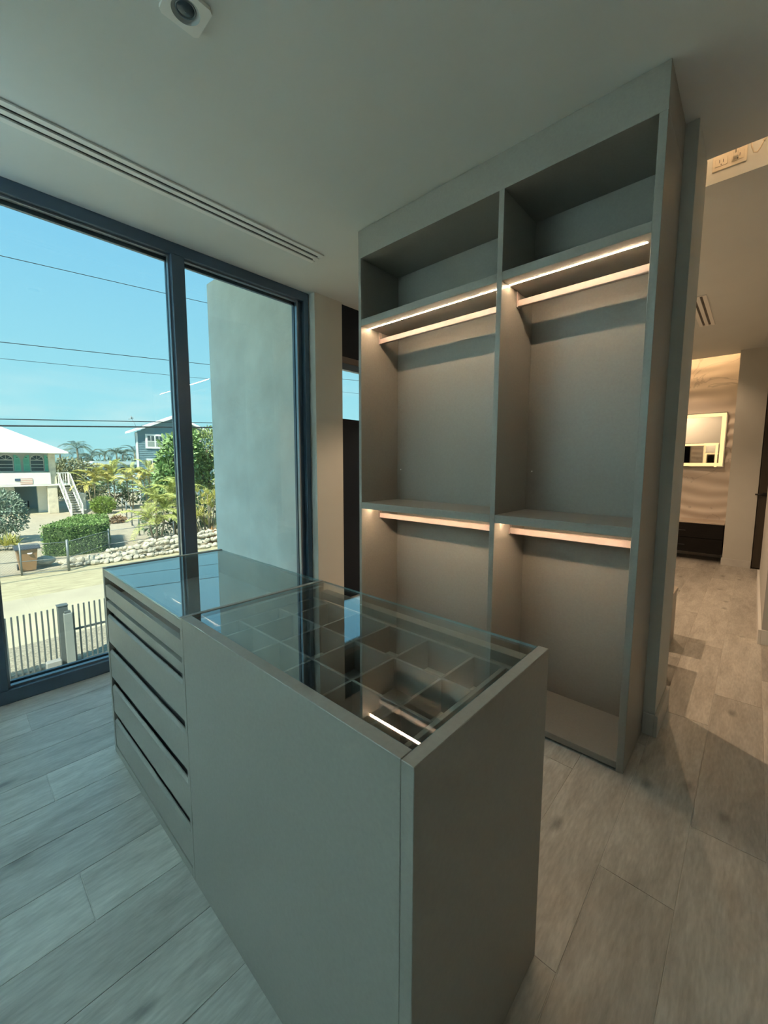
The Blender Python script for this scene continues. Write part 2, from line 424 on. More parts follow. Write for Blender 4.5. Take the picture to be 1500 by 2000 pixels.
# light slot between closet ceiling and hall ceiling: LED strip and outlet on its far face
def slot():
    t = thing('slot_led_strip', (2.772, -.6, 3.20), 'warm LED strip in the ceiling slot by the hall', 'light strip')
    box('channel', (2.763, 2.772, -2.4, 1.1, 3.19, 3.21), WHITE, t)
    box('diffuser', (2.772, 2.776, -2.4, 1.1, 3.193, 3.207), mat('slot_led', (1, .8, .6), .5, emit=(1, .60, .30), es=6.5), t)
    o = thing('outlet_plate', (3.008, .228, 3.04), 'cream double electrical outlet plate inside the ceiling slot', 'outlet')
    CR = mat('cream_plastic', (.80, .74, .62), .4)
    box('cover_plate', (3.002, 3.010, .155, .300, 3.037, 3.118), CR, o, .002)
    for yc in (.262, .193):
        box('receptacle', (2.9995, 3.002, yc - .026, yc + .026, 3.056, 3.098), CR, o, .001)
        for dy in (-.008, .008): box('pin_slot', (2.999, 2.9996, yc + dy - .0012, yc + dy + .0012, 3.072, 3.088), BLACK, o)
        bm = new_bm(); lathe(bm, [(.0028, 0), (.0001, .0005)], 8, Matrix.Translation((2.9995, yc, 3.064)) @ Matrix.Rotation(-math.pi / 2, 4, 'Y'))
        finish('ground_hole', bm, BLACK, o)
    g = thing('plug', (2.99, .200, 3.07), 'cream plug with cord in the ceiling slot outlet', 'plug')
    box('plug_body', (2.972, 2.999, .190, .212, 3.064, 3.092), CR, g, .003)
    bm = new_bm(); tube(bm, [(2.975, .201, 3.08), (2.95, .200, 3.12), (2.93, .19, 3.19), (2.93, .15, 3.25), (2.93, .1, 3.28)], .0032, 6); finish('cord', bm, CR, g)
    k = thing('cable', (2.99, .10, 3.05), 'white cable loop hanging in the ceiling slot', 'cable')
    bm = new_bm(); pts = [(2.99, .145, 3.16), (2.99, .138, 3.09), (2.99, .128, 3.058), (2.99, .114, 3.052), (2.99, .103, 3.068), (2.99, .092, 3.095), (2.99, .078, 3.115), (2.99, .05, 3.125), (2.99, .0, 3.15)]
    tube(bm, pts, .0035, 6); finish('cable_loop', bm, CR, k)
    bm = new_bm(); tube(bm, [(2.99, .092, 3.095), (2.99, .080, 3.113)], .007, 8); finish('connector', bm, CR, k)
slot()

# ================================================================== WARDROBE
def wardrobe():
    XF, XB = 2.006, 2.412
    t = thing('open_wardrobe', (2.2, 1.227, 0), 'tall greige open wardrobe with two lit hanging bays and shelves', 'wardrobe')
    box('side_panel', (XF, XB, 2.077, 2.102, 0, 2.80), LAM, t, .0015)
    box('side_panel', (XF, XB, .352, .383, 0, 2.80), LAM, t, .0015)
    box('divider_panel', (XF, XB, 1.037, 1.066, .012, 2.80), LAM, t, .0015)
    box('fascia', (XF, XB, .352, 2.102, 2.80, H - .002), LAM, t, .0015)
    for a, b in ((1.066, 2.077), (.383, 1.037)):
        box('back_panel', (2.395, XB, a, b, .012, 2.80), LAM, t)
        box('bottom_panel', (XF + .001, 2.395, a, b, .012, .045), LAM, t, .0015)
        for z0, z1 in ((2.360, 2.404), (1.103, 1.148)):
            s = box('shelf', (XF + .001, 2.395, a, b, z0, z1), LAM, t, .0015)
            bm = new_bm(); bx(bm, 2.082, 2.087, a + .026, b - .004, z0 - .0018, z0 - .0001)
            l = finish('led_strip', bm, LED, s); l['label'] = 'warm white LED strip'
            r = box('hanging_rail', (2.186, 2.206, a + .006, b - .006, z0 - .081, z0 - .045), RAIL, t, .003)
            for y0 in (a + .0005, b - .0065):
                box('rail_bracket', (2.181, 2.211, y0, y0 + .006, z0 - .083, z0 - .0005), RAIL, r, .001)
        bm = new_bm(); tube(bm, [(2.395, b - .035, 1.38), (2.392, b - .035, 1.38)], .005, 10); finish('hole_cap', bm, WHITE, t)
    box('plinth', (XF + .03, XB, .383, 2.077, 0, .0115), BLACK, t)
wardrobe()

# ================================================================== ISLAND
def glass_top(t, x0, x1, y0, y1, z0, z1):
    bm = new_bm(); fs = bx(bm, x0, x1, y0, y1, z0, z1)
    for i in (2, 3, 4, 5): fs[i].material_index = 1
    g = finish('glass_top', bm, [CGLASS, GEDGE], t); g['label'] = 'clear glass top'

def island_display():
    x0, x1, y0, y1, zt = .478, 1.052, .375, 1.3165, .931
    t = thing('display_island', ((x0 + x1) / 2, (y0 + y1) / 2, 0), 'greige island cabinet with glass top over divided tray, nearest the camera', 'cabinet')
    box('end_panel', (x0, x1 + .003, y0, .4035, 0, zt), LAM, t, .0012)
    box('side_panel', (x0, .5095, .404, y1, 0, zt), LAM, t, .0012)
    box('back_end_panel', (.51, x1 - .022, 1.296, y1, 0, .915), LAM, t)
    box('base_panel', (.51, x1 - .022, .404, 1.296, .03, .05), LAM, t)
    box('rail', (1.012, x1 - .002, .404, 1.296, .868, .898), LAM, t, .001)
    zz = [.040, .255, .470, .685, .862]
    for a, b in zip(zz, zz[1:]):
        d = box('drawer_front', (x1 - .022, x1 - .001, .408, 1.312, a + .004, b - .02), LAM, t, .002)
    glass_top(t, .5105, x1 - .002, .405, 1.3155, .9225, .9295)
    # the divided tray
    box('tray_base', (.512, 1.010, .408, 1.295, .788, .796), TRAYF, t)
    zt2 = .884
    bx_ = lambda n, d: box(n, d, TRAY, t, .0008)
    bx_('tray_wall', (.535, .545, .440, 1.290, .796, zt2)); bx_('tray_wall', (.965, .977, .440, 1.290, .796, zt2))
    bx_('tray_wall', (.545, .965, .452, .464, .796, zt2)); bx_('tray_wall', (.545, .965, 1.280, 1.290, .796, zt2))
    for x in (.650, .809): bx_('tray_divider', (x - .004, x + .004, .464, 1.280, .796, zt2))
    xs = [.545, .646, .654, .805, .813, .965]
    for y in (.551, .711, .871, 1.032, 1.192):
        for a, b in ((xs[0], xs[1]), (xs[2], xs[3]), (xs[4], xs[5])): bx_('tray_divider', (a, b, y - .004, y + .004, .796, zt2 - .0005))
island_display()

def island_drawers():
    x0, x1, y0, y1, zt = .478, 1.05, 1.3185, 2.26, .931
    t = thing('drawer_island', ((x0 + x1) / 2, (y0 + y1) / 2, 0), 'greige island chest of drawers with glass top, nearer the window', 'cabinet')
    box('side_panel', (x0, x1, y0, 1.337, 0, zt), LAM, t, .0012)
    box('side_panel', (x0, x1, 2.236, y1, 0, zt), LAM, t, .0012)
    box('back_panel', (x1 - .02, x1 - .001, 1.337, 2.236, 0, .921), LAM, t)
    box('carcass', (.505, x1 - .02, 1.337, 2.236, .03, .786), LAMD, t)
    box('top_rail', (x0 + .001, .498, 1.337, 2.236, .889, .9215), LAM, t, .001)
    glass_top(t, x0 + .001, x1 - .001, 1.3375, 2.2355, .9222, .9285)
    box('tray_base', (.499, x1 - .021, 1.338, 2.235, .792, .800), TRAYF, t)
    a, b = 1.339, 2.234
    def front(z0, z1, bevel=True):
        bm = new_bm()
        if bevel:   # front with a slanted finger lip along its upper edge
            prism(bm, [(x0 + .002, z0), (x0 + .002, z1 - .010), (x0 + .009, z1 - .002), (x0 + .013, z1 - .002), (x0 + .016, z1 - .02), (x0 + .02, z1 - .02), (x0 + .02, z0)], 'y', a, b)
        else: bx(bm, x0 + .002, x0 + .02, a, b, z0, z1, .001)
        finish('drawer_front', bm, LAM, t)
    front(.791, .850, False); front(.572, .708); front(.397, .532); front(.218, .355); front(.042, .178)
    box('lip_rail', (x0 + .002, .496, a, b, .739, .773), LAM, t, .0012)
    box('lip_rail', (x0 + .010, .496, a, b, .7255, .7305), LAM, t)
    for z in (.5530, .3775, .199): box('lip_rail', (x0 + .012, .496, a, b, z + .004, z + .009), LAM, t)
    box('plinth', (x0 + .0005, .505, a, b, .0, .034), LAM, t, .001)
island_drawers()

# ================================================================== HALL THINGS
def low_bench():
    for i, (x0, x1, lab) in enumerate(((2.82, 3.41, 'low greige bench box behind the wardrobe wall'), (3.62, 3.98, 'low greige bench end showing past the wall corner in the hall'))):
        t = thing('low_bench', ((x0 + x1) / 2, .95, 0), lab, 'bench', 'benches behind the wardrobe wall')
        box('body', (x0 + .01, x1 - .01, .40 + .005, 1.5, .0, .40), LAM, t, .003)
        box('seat_top', (x0, x1, .398, 1.51, .40, .43), mat('bench_top', (.42, .36, .30), .4), t, .004)
low_bench()

def vanity():
    DW = mat('dark_oak_vanity', (.008, .0065, .0055), .6, spec=.2, noise_s=4, noise_a=.4, stretch=(1, 1.2, 14))
    t = thing('vanity', (7.7, .9, .12), 'dark wood floating vanity under the marble wall', 'vanity')
    box('body', (7.47, 7.93, .275, 1.70, .13, .565), DW, t)
    for y0, y1 in ((.278, .975), (.981, 1.697)):
        for z0, z1 in ((.133, .345), (.352, .562)):
            d = box('drawer_front', (7.45, 7.47, y0, y1, z0, z1), DW, t, .002)
            box('handle', (7.436, 7.45, (y0 + y1) / 2 - .09 + .18, (y0 + y1) / 2 + .09 + .18, z1 - .12, z1 - .108), BLACK, d, .002)
    box('counter', (7.445, 7.93, .270, 1.70, .567, .587), mat('vanity_stone', (.55, .46, .38), .35, noise_s=5, noise_a=.1), t, .002)
vanity()

def marble_wall():
    """rippled stone cladding: a displaced sheet with a solid back"""
    m = bpy.data.materials.new('rippled_marble'); m.use_nodes = True
    nt = m.node_tree; N = nt.nodes.new; L = nt.links.new; p = nt.nodes['Principled BSDF']
    tc = N('ShaderNodeTexCoord'); mp = N('ShaderNodeMapping'); mp.inputs['Rotation'].default_value = (.6, 0, 0); mp.inputs['Scale'].default_value = (1, 1, 1); L(tc.outputs['Object'], mp.inputs[0])
    n = N('ShaderNodeTexNoise'); n.inputs['Scale'].default_value = 1.5; n.inputs['Detail'].default_value = 5; n.inputs['Distortion'].default_value = .8; L(mp.outputs[0], n.inputs['Vector'])
    a = N('ShaderNodeMath'); a.operation = 'SUBTRACT'; a.inputs[1].default_value = .5; L(n.outputs[0], a.inputs[0])
    ab = N('ShaderNodeMath'); ab.operation = 'ABSOLUTE'; L(a.outputs[0], ab.inputs[0])
    cr = N('ShaderNodeValToRGB'); L(ab.outputs[0], cr.inputs[0]); e = cr.color_ramp.elements
    e[0].position = 0; e[0].color = (.50, .44, .38, 1); e[1].position = .010; e[1].color = (.70, .62, .54, 1)
    L(cr.outputs[0], p.inputs['Base Color']); p.inputs['Roughness'].default_value = .45
    bm = new_bm(); ny, nz = 44, 190; y0, y1, z0, z1 = .263, 1.75, 0.0, 3.30
    g = []
    for j in range(nz + 1):
        row = []
        for i in range(ny + 1):
            y = y0 + (y1 - y0) * i / ny; z = z0 + (z1 - z0) * j / nz
            ph = z * 34 + 2.6 * noise.noise(Vector((y * 1.1, z * 1.2, 0))) * 2.2 + y * 2.5
            am = .017 * (.55 + .6 * noise.noise(Vector((y * 1.5, z * 2.3, 4))))
            if z > 2.2: am *= .55
            row.append(bm.verts.new((7.95 - am * math.sin(ph), y, z)))
        g.append(row)
    for j in range(nz):
        for i in range(ny):
            f = bm.faces.new((g[j][i], g[j][i + 1], g[j + 1][i + 1], g[j + 1][i])); f.smooth = True
    bx(bm, 7.97, 8.2, y0, y1, z0, z1)
    struct(finish('wall_marble', bm, m, normals=False), 'rippled cream marble wall at the end of the hall', 'wall')
marble_wall()

def mirror(xw, d, y0, y1, z0, z1, label):
    """mirror with a glowing border; d = -1 faces the camera side, +1 faces away"""
    t = thing('lit_mirror', (xw, (y0 + y1) / 2, z0), label, 'mirror', 'mirrors with glowing borders')
    ml = mat('mirror_led', (1, .85, .6), .5, emit=(1.0, .64, .27), es=.42)
    box('mirror_glass', (xw, xw + d * .020, y0, y1, z0, z1), mat('mirror_silver', (.86, .87, .85), .02, metal=1), t)
    a = .012; b = .062; xf = xw + d * .020
    for q in ((y0 + a, y1 - a, z1 - b, z1 - a), (y0 + a, y1 - a, z0 + a, z0 + b), (y0 + a, y0 + b, z0 + b, z1 - b), (y1 - b, y1 - a, z0 + b, z1 - b)):
        box('led_border', (xf, xf + d * .0025, *q), ml, t)
mirror(7.935, -1, .365, 1.42, 1.395, 2.215, 'rectangular mirror with glowing LED border on the marble wall')
mirror(2.787, 1, .72, 1.75, 1.10, 1.98, 'rectangular mirror with glowing border behind the wardrobe wall, seen only reflected')

def warm_spot(name, loc, power, size, blend, label, rad=.03, col=(1, .68, .42), target=None):
    """recessed hall downlight: trim ring with its lamp"""
    x, y, z = loc
    t = thing(name, (x, y, z - .004), label, 'downlight', 'round hall downlights')
    bm = new_bm(); lathe(bm, [(.038, .0035), (.038, 0), (.05, 0), (.052, .0038)], 20, Matrix.Translation((x, y, z - .004))); finish('trim_ring', bm, WHITE, t)
    bm = new_bm(); rr = lathe(bm, [(.038, 0), (.001, .0003)], 20, Matrix.Translation((x, y, z - .0012))); finish('lamp_face', bm, mat('spot_face', (1, .9, .8), .5, emit=(1, .7, .42), es=4), t)
    d = bpy.data.lights.new('lamp', 'SPOT'); o = bpy.data.objects.new('lamp', d); C.objects.link(o); o.parent = t
    d.energy = power; d.spot_size = math.radians(size); d.spot_blend = blend; d.color = col; d.shadow_soft_size = rad
    o.location = (0, 0, -.012)
    if target is not None:
        o.rotation_euler = (Vector((x, y, z - .02)) - Vector(target)).to_track_quat('Z', 'Y').to_euler()
warm_spot('hall_downlight', (3.5, 1.6, H), 50, 140, .3, 'round downlight above the benches behind the wardrobe', target=(3.5, .9, 0))
warm_spot('hall_downlight', (5.2, .95, H), 25, 130, .5, 'round downlight over the middle of the hall')
warm_spot('hall_downlight', (7.1, .92, H), 15, 130, .5, 'round downlight near the bathroom opening in the hall')

def bath_cove():
    t = thing('cove_led_strip', (7.63, .9, 3.12), 'warm LED strip in the cove above the marble wall', 'light strip')
    box('channel', (7.620, 7.628, .3, 1.7, 3.11, 3.13), WHITE, t)
    box('diffuser', (7.628, 7.632, .3, 1.7, 3.113, 3.127), mat('cove_led', (1, .8, .6), .5, emit=(1, .62, .30), es=22), t)
bath_cove()
# ================================================================== OUTSIDE
G = -3.5
STONE = mat('pale_limestone', (.46, .43, .34), .9, noise_s=1.6, noise_a=.25, bump=.8, bump_s=9, obj=.15)
def leafmat(name, col, var=.45): return mat(name, col, .55, island=var, noise_s=.8, noise_a=.12)
CONC = mat('sandy_concrete', (.46, .42, .29), .9, noise_s=.7, noise_a=.12)
struct(box('lawn_ground', (-90, 140, 3.4, 230, G - .4, G - .012), mat('sandy_ground', (.38, .345, .245), .95, noise_s=.5, noise_a=.25)), 'pale sandy ground across the neighbourhood', 'ground')
struct(box('forecourt', (-30, 45, 3.4, 14.4, G - .3, G), mat('gravel', (.30, .275, .20), .95, noise_s=22, noise_a=.55, bump=.9, bump_s=26)), 'grey gravel inside the street fence', 'ground')
struct(box('road', (-60, 90, 14.4, 17.6, G - .3, G + .004), CONC), 'pale concrete kerb lane by the fence', 'road')
struct(box('street', (-60, 90, 17.6, 19.5, G - .3, G + .002), mat('worn_asphalt', (.42, .38, .275), .95, noise_s=.9, noise_a=.10)), 'pale worn street', 'road')
struct(box('verge', (-60, 90, 19.5, 24.0, G - .3, G), mat('shell_verge', (.40, .36, .225), .95, noise_s=3, noise_a=.25, stretch=(.5, 2, 1))), 'shell and dry grass verge of the street', 'ground')
struct(box('driveway', (-12, 13.5, 24.0, 51.0, G - .3, G), mat('drive_pavers', (.40, .355, .26), .95, noise_s=2.2, noise_a=.16, stretch=(1, 2, 1))), 'pale paved drive of the white house', 'driveway')
struct(box('lower_storey', (-3.4, 8.2, -2.8, 3.34, G, -.32), STUCCO), 'grey stucco lower storey of the house', 'wall')

# stucco fin wall beside the window
def fin():
    bm = new_bm()
    prism(bm, [(3.36, G), (5.115, G), (5.115, 3.586), (4.885, 3.586), (4.885, 4.3), (3.36, 4.3)], 'x', 2.338, 2.62)
    struct(finish('wall_fin', bm, STUCCO), 'grey stucco fin wall outside the window', 'wall')
    struct(box('roof_overhang', (-3.7, 2.338, 3.36, 5.16, 3.80, 4.1), STUCCO), 'stucco roof overhang above the large window', 'roof')
fin()

# ---- street fence with gate post
def street_fence():
    FM = mat('grey_fence_paint', (.09, .11, .11), .5)
    t = thing('picket_fence', (1.5, 12.03, G), 'grey metal picket fence along the street below the window', 'fence')
    xs = [.696 + .1035 * i for i in range(9)]; xl = [.696 - .1035 * i for i in range(1, 24)]; xr = [1.896 + .108 * i for i in range(34)]
    def bar(x, z0=G + .06, z1=-1.99):
        o = box('picket', (x - .016, x + .016, 12.01, 12.05, z0, z1), FM, t, .004)
    for x in xl + xs: bar(x)
    for x in xr: bar(x)
    box('rail', (-1.75, 1.56, 12.035, 12.065, G + .10, G + .15), FM, t); box('rail', (1.86, 5.6, 12.03, 12.07, -2.63, -2.585), FM, t)
    box('rail', (1.86, 5.6, 12.0, 12.06, G + .04, G + .12), FM, t)
    p = thing('gate_post', (1.74, 12.03, G), 'thick grey gate post in the street fence', 'post')
    box('post', (1.61, 1.80, 12.02, 12.20, G, -1.98), FM, p, .006)
    box('cap', (1.60, 1.81, 12.01, 12.21, -1.98, -1.955), FM, p, .004)
    box('cover', (1.70, 1.862, 11.90, 12.02, G, -2.15), mat('gate_cover', (.24, .27, .25), .5), p, .006)
    box('bracket', (1.72, 1.84, 11.95, 12.05, -2.15, -2.10), FM, p, .004)
    b = thing('gate_motor_box', (1.44, 11.9, G), 'low grey gate motor box beside the gate post', 'box')
    box('housing', (1.30, 1.59, 11.82, 11.98, G + .03, -3.19), mat('motor_grey', (.28, .29, .27), .55), b, .02)
    box('base', (1.28, 1.61, 11.80, 12.0, G, G + .03), CONC, b)
street_fence()

# ---- chain-link fence across the street
def chain_fence():
    GM = mat('galvanised', (.20, .23, .23), .45, metal=.4)
    t = thing('chain_link_fence', (3, 23.6, G), 'chain-link fence on the far side of the street', 'fence')
    pts = [(-7.5, 24.4), (-3.0, 24.1), (.45, 23.95), (2.05, 23.55), (3.608, 23.046), (5.75, 25.35), (9.2, 25.9)]
    for i, (x, y) in enumerate(pts):
        bm = new_bm(); tube(bm, [(x, y, G), (x, y, G + 1.45)], .035 if i != 4 else .05, 8); finish('post', bm, GM, t)
    for (a, b) in zip(pts, pts[1:]):
        for z in (1.35, .62, .05):
            if b[0] > 3.7 and z == .05: continue
            bm = new_bm(); tube(bm, [(a[0], a[1], G + z), (b[0], b[1], G + z)], .018, 6); finish('rail', bm, GM, t)
        L = math.hypot(b[0] - a[0], b[1] - a[1]); n = int(L / .10); hgt = 1.3
        bm = new_bm(); ux, uy = (b[0] - a[0]) / L, (b[1] - a[1]) / L
        for k in range(-int(hgt / .10), n):
            for s in (0, 1):
                s0, s1 = k * .10, k * .10 + hgt; z0, z1 = 0, hgt
                if s0 < 0: z0 = -s0; s0 = 0
                if s1 > L: z1 = hgt - (s1 - L); s1 = L
                if s1 - s0 < .03: continue
                if s: z0, z1 = hgt - z0, hgt - z1
                p = Vector((a[0] + ux * s0, a[1] + uy * s0, G + .05 + z0)); q = Vector((a[0] + ux * s1, a[1] + uy * s1, G + .05 + z1))
                tube(bm, [p, q], .0028, 3, cap=False)
        w = finish('wire_mesh', bm, GM, t); w['kind'] = 'stuff'
chain_fence()
def side_fence():
    GM = MATS['galvanised']; t = thing('garden_fence', (11, 42, G), 'grey post and rail garden fence running back beside the round bush', 'fence')
    pts = [(8.8, 31), (9.9, 36.5), (11.0, 42), (12.1, 47.5)]
    for x, y in pts:
        bm = new_bm(); tube(bm, [(x, y, G), (x, y, G + 1.5)], .05, 7); finish('post', bm, GM, t)
    for a, b in zip(pts, pts[1:]):
        for z in (.15, 1.42):
            bm = new_bm(); tube(bm, [(*a, G + z), (*b, G + z)], .025, 6); finish('rail', bm, GM, t)
side_fence()

# ---- bin
def wheelie_bin():
    t = thing('wheelie_bin', (2.35, 24.5, G), 'brown wheeled rubbish bin with dark lid behind the chain-link fence', 'bin')
    BR = mat('brown_plastic', (.36, .21, .10), .5); DK = mat('dark_bin_plastic', (.05, .06, .07), .45)
    cx, cy = 2.35, 24.55
    bm = new_bm()
    lo = [(cx - .27, cy - .28), (cx + .27, cy - .28), (cx + .27, cy + .28), (cx - .27, cy + .28)]; hi = [(cx - .36, cy - .38), (cx + .36, cy - .38), (cx + .36, cy + .38), (cx - .36, cy + .38)]
    A = [bm.verts.new((*p, G + .04)) for p in lo]; B = [bm.verts.new((*p, G + 1.02)) for p in hi]
    bm.faces.new(A[::-1]); bm.faces.new(B)
    for i in range(4): bm.faces.new((A[i], A[(i + 1) % 4], B[(i + 1) % 4], B[i]))
    finish('body', bm, BR, t)
    bm = new_bm(); prism(bm, [(cy - .44, G + 1.02), (cy - .44, G + 1.07), (cy - .2, G + 1.15), (cy + .35, G + 1.17), (cy + .46, G + 1.06), (cy + .46, G + 1.02)], 'x', cx - .42, cx + .46); finish('lid', bm, DK, t)
    bm = new_bm(); tube(bm, [(cx - .38, cy + .5, G + 1.02), (cx + .42, cy + .5, G + 1.02)], .02, 8); finish('handle', bm, DK, t)
    for s in (-.3, .3):
        bm = new_bm(); tube(bm, [(cx + s - .03, cy + .32, G + .14), (cx + s + .03, cy + .32, G + .14)], .14, 14); finish('wheel', bm, DK, t)
    bm = new_bm(); tube(bm, [(cx + .08, cy - .362, G + .86), (cx + .08, cy - .352, G + .84)], .09, 16); o = finish('emblem', bm, WHITE, t); o['label'] = 'round white emblem'
    bm = new_bm(); bx(bm, cx - .22, cx + .22, cy - .345, cy - .335, G + .70, G + .725); finish('ridge', bm, BR, t)
wheelie_bin()

# ---- stones
def rock_mesh(seed):
    bm = new_bm(); bmesh.ops.create_icosphere(bm, subdivisions=2, radius=1)
    r = random.Random(seed); sx, sy, sz = r.uniform(.8, 1.3), r.uniform(.7, 1.1), r.uniform(.55, .85)
    for v in bm.verts:
        d = 1 + .32 * noise.noise(v.co * 1.1 + Vector((seed * 7, 0, 0))) + .1 * noise.noise(v.co * 3 + Vector((0, seed * 3, 0)))
        v.co = Vector((v.co.x * sx, v.co.y * sy, v.co.z * sz)) * d
    me = bpy.data.meshes.new('stone'); bm.to_mesh(me); bm.free(); me.materials.append(STONE); return me
ROCKS = [rock_mesh(i) for i in range(7)]
def stones():
    t = thing('rubble_wall', (5.6, 24.2, G), 'low loose wall of pale limestone rubble along the verge', 'stones')  # loose stone wall, its stones simply piled up
    r = random.Random(5)
    def put(x, y, z, s):
        o = bpy.data.objects.new('stone', r.choice(ROCKS)); C.objects.link(o); o.parent = t
        o.location = Vector((x, y, z)) - t.location; o.rotation_euler = (r.uniform(-.5, .5), r.uniform(-.5, .5), r.uniform(0, 6.3)); k = s * r.uniform(.75, 1.25); o.scale = (k, k, k)
    n = 42
    for i in range(n):
        f = i / (n - 1); x = 3.6 + f * 8.2; y = 24.2 - .4 * math.sin(f * 3.1)
        put(x + r.uniform(-.1, .1), y - .35 + r.uniform(-.15, .15), G + .10, .16)
        put(x + r.uniform(-.1, .1), y + r.uniform(-.1, .1), G + .20 + .22 * f, .19)
        put(x + r.uniform(-.1, .1), y + .32 + r.uniform(-.1, .15), G + .18 + .2 * f, .18)
        if f > .2: put(x + r.uniform(-.1, .1), y + .15 + r.uniform(-.1, .1), G + .45 + .25 * f, .17)
        if f > .4: put(x + r.uniform(-.1, .1), y + .45 + r.uniform(-.1, .1), G + .62 + .2 * f, .17)
    b = thing('boulder', (2.98, 24.95, G), 'large rounded limestone boulder right of the bin', 'boulder')
    o = bpy.data.objects.new('rock', ROCKS[2]); C.objects.link(o); o.parent = b; o.location = (0, 0, .28); o.scale = (.36, .34, .42)
stones()

# ---- foliage builders
def leaf_cloud(blobs, n, size, seed, shell=.55, aspect=.45, droop=0.0):
    """leaf quads scattered in and on ellipsoids ((cx,cy,cz),(rx,ry,rz)) -> bmesh"""
    r = random.Random(seed); bm = new_bm()
    vol = [b[1][0] * b[1][1] + b[1][1] * b[1][2] + b[1][0] * b[1][2] for b in blobs]; tot = sum(vol)
    for b, vv in zip(blobs, vol):
        c, rad = b
        for _ in range(int(n * vv / tot)):
            d = Vector((r.gauss(0, 1), r.gauss(0, 1), r.gauss(0, 1))).normalized()
            k = shell + (1 - shell) * r.random() ** .6; k *= 1 + .16 * noise.noise(d * 3 + Vector(c))
            p = Vector((c[0] + d.x * rad[0] * k, c[1] + d.y * rad[1] * k, c[2] + d.z * rad[2] * k))
            q = (d + Vector((r.gauss(0, .6), r.gauss(0, .6), r.gauss(0, .6) - droop))).normalized()
            s = q.cross(Vector((r.gauss(0, 1), r.gauss(0, 1), r.gauss(0, 1)))).normalized()
            l = size * r.uniform(.7, 1.3); w = l * aspect
            nn = q.cross(s) * (l * .12)
            v = [bm.verts.new(p), bm.verts.new(p + q * l * .5 + s * w * .5 + nn), bm.verts.new(p + q * l), bm.verts.new(p + q * l * .5 - s * w * .5 + nn)]
            bm.faces.new(v)
    return bm

def shrub(name, loc, blobs, n, size, m, label, cat, seed, stem=None, group=None, **kw):
    t = thing(name, loc, label, cat, group)
    f = finish('foliage', leaf_cloud(blobs, n, size, seed, **kw), m, t, normals=False); f['kind'] = 'stuff'
    # dark woody core that carries the leaves
    bm = new_bm(); r = random.Random(seed + 1)
    c = blobs[0][0]; tube(bm, [loc, ((loc[0] + c[0]) / 2 + .05, (loc[1] + c[1]) / 2, (loc[2] + c[2]) / 2), c], [stem or .08, (stem or .08) * .8, (stem or .08) * .4], 7)
    for b in blobs:
        for _ in range(3):
            e = Vector(b[0]) + Vector((r.uniform(-.7, .7) * b[1][0], r.uniform(-.7, .7) * b[1][1], r.uniform(-.3, .7) * b[1][2]))
            tube(bm, [Vector(loc) * .3 + Vector(c) * .7, (Vector(c) + e) / 2 + Vector((0, 0, .05)), e], [(stem or .08) * .5, (stem or .08) * .35, .01], 5)
    finish('stem', bm, mat('bark', (.16, .13, .10), .9, noise_s=8, noise_a=.3), t)
    return t

LG = leafmat('grey_green_leaf', (.24, .31, .23)); MG = leafmat('mid_green_leaf', (.20, .33, .10)); YG = leafmat('yellow_green_leaf', (.40, .42, .10))
DG = leafmat('dark_green_leaf', (.11, .19, .095)); OL = leafmat('olive_leaf', (.27, .28, .15)); PG = leafmat('palm_green', (.38, .42, .12), .5); PY = leafmat('palm_yellow', (.55, .50, .14), .5)
HG = leafmat('hedge_leaf', (.18, .29, .085)); OR = leafmat('orange_leaf', (.55, .30, .12))

shrub('grey_bush', (2.0, 34.2, G), [((1.9, 34, -1.5), (1.55, 1.5, 1.45)), ((1.2, 34.4, -1.0), (1.3, 1.2, 1.1)), ((2.6, 33.8, -1.9), (.9, 1, 1.1)), ((.4, 34, -1.6), (1.2, 1.2, 1.4))], 5200, .20, LG, 'large grey-green bush at the left edge of the window', 'bush', 21)
shrub('round_bush', (10.45, 47.2, G), [((10.45, 47.2, -2.65), (1.05, 1.0, .85)), ((10.3, 47, -2.8), (.85, .8, .65))], 2600, .17, leafmat('round_bush_leaf', (.21, .31, .06)), 'clipped round yellow-green bush near the stairs of the white house', 'bush', 22)
shrub('olive_tree', (11.8, 68.5, G), [((11.9, 68.5, -.25), (2.8, 2.2, 2.4)), ((14.1, 68.9, -.8), (2.4, 2, 2.1)), ((10.6, 68.9, -.9), (1.9, 2, 2.3)), ((12.8, 67.4, -2.3), (2.8, 1.6, 1.3))], 5600, .36, OL, 'broad olive-brown tree behind the white house stairs', 'tree', 23, stem=.18)
shrub('broadleaf_tree', (11.6, 31.5, G), [((11.7, 31.6, 1.6), (1.15, 1.2, 1.9)), ((10.9, 31.3, .4), (.85, 1, 1.2)), ((12.6, 32, 2.6), (.9, 1, 1.5)), ((11.3, 31.4, -.5), (1.0, 1, 1.0))], 2600, .38, leafmat('big_leaf', (.22, .34, .13)), 'bright green broad-leaved tree left of the window mullion', 'tree', 24, stem=.12, aspect=.6)
shrub('tall_green_tree', (14.6, 33, G), [((14.6, 33, 2.6), (1.5, 1.4, 1.7)), ((13.6, 33.2, 1.5), (1.2, 1.2, 1.5)), ((15.2, 33.5, .8), (1.5, 1.3, 1.6)), ((14.2, 32.6, -.6), (1.6, 1.2, 1.2))], 4200, .30, leafmat('tall_tree_leaf', (.27, .34, .13)), 'tall dense green tree right of the window mullion', 'tree', 25, stem=.14)
shrub('side_tree', (21.5, 21.0, G), [((21.5, 21, 3.2), (1.3, 1.3, 1.2)), ((22.3, 21.4, 4.0), (1.0, 1, 1.0)), ((21.2, 20.8, 2.2), (1.0, 1, .9))], 1500, .30, MG, 'leafy tree top seen through the narrow dark window', 'tree', 26, stem=.12)
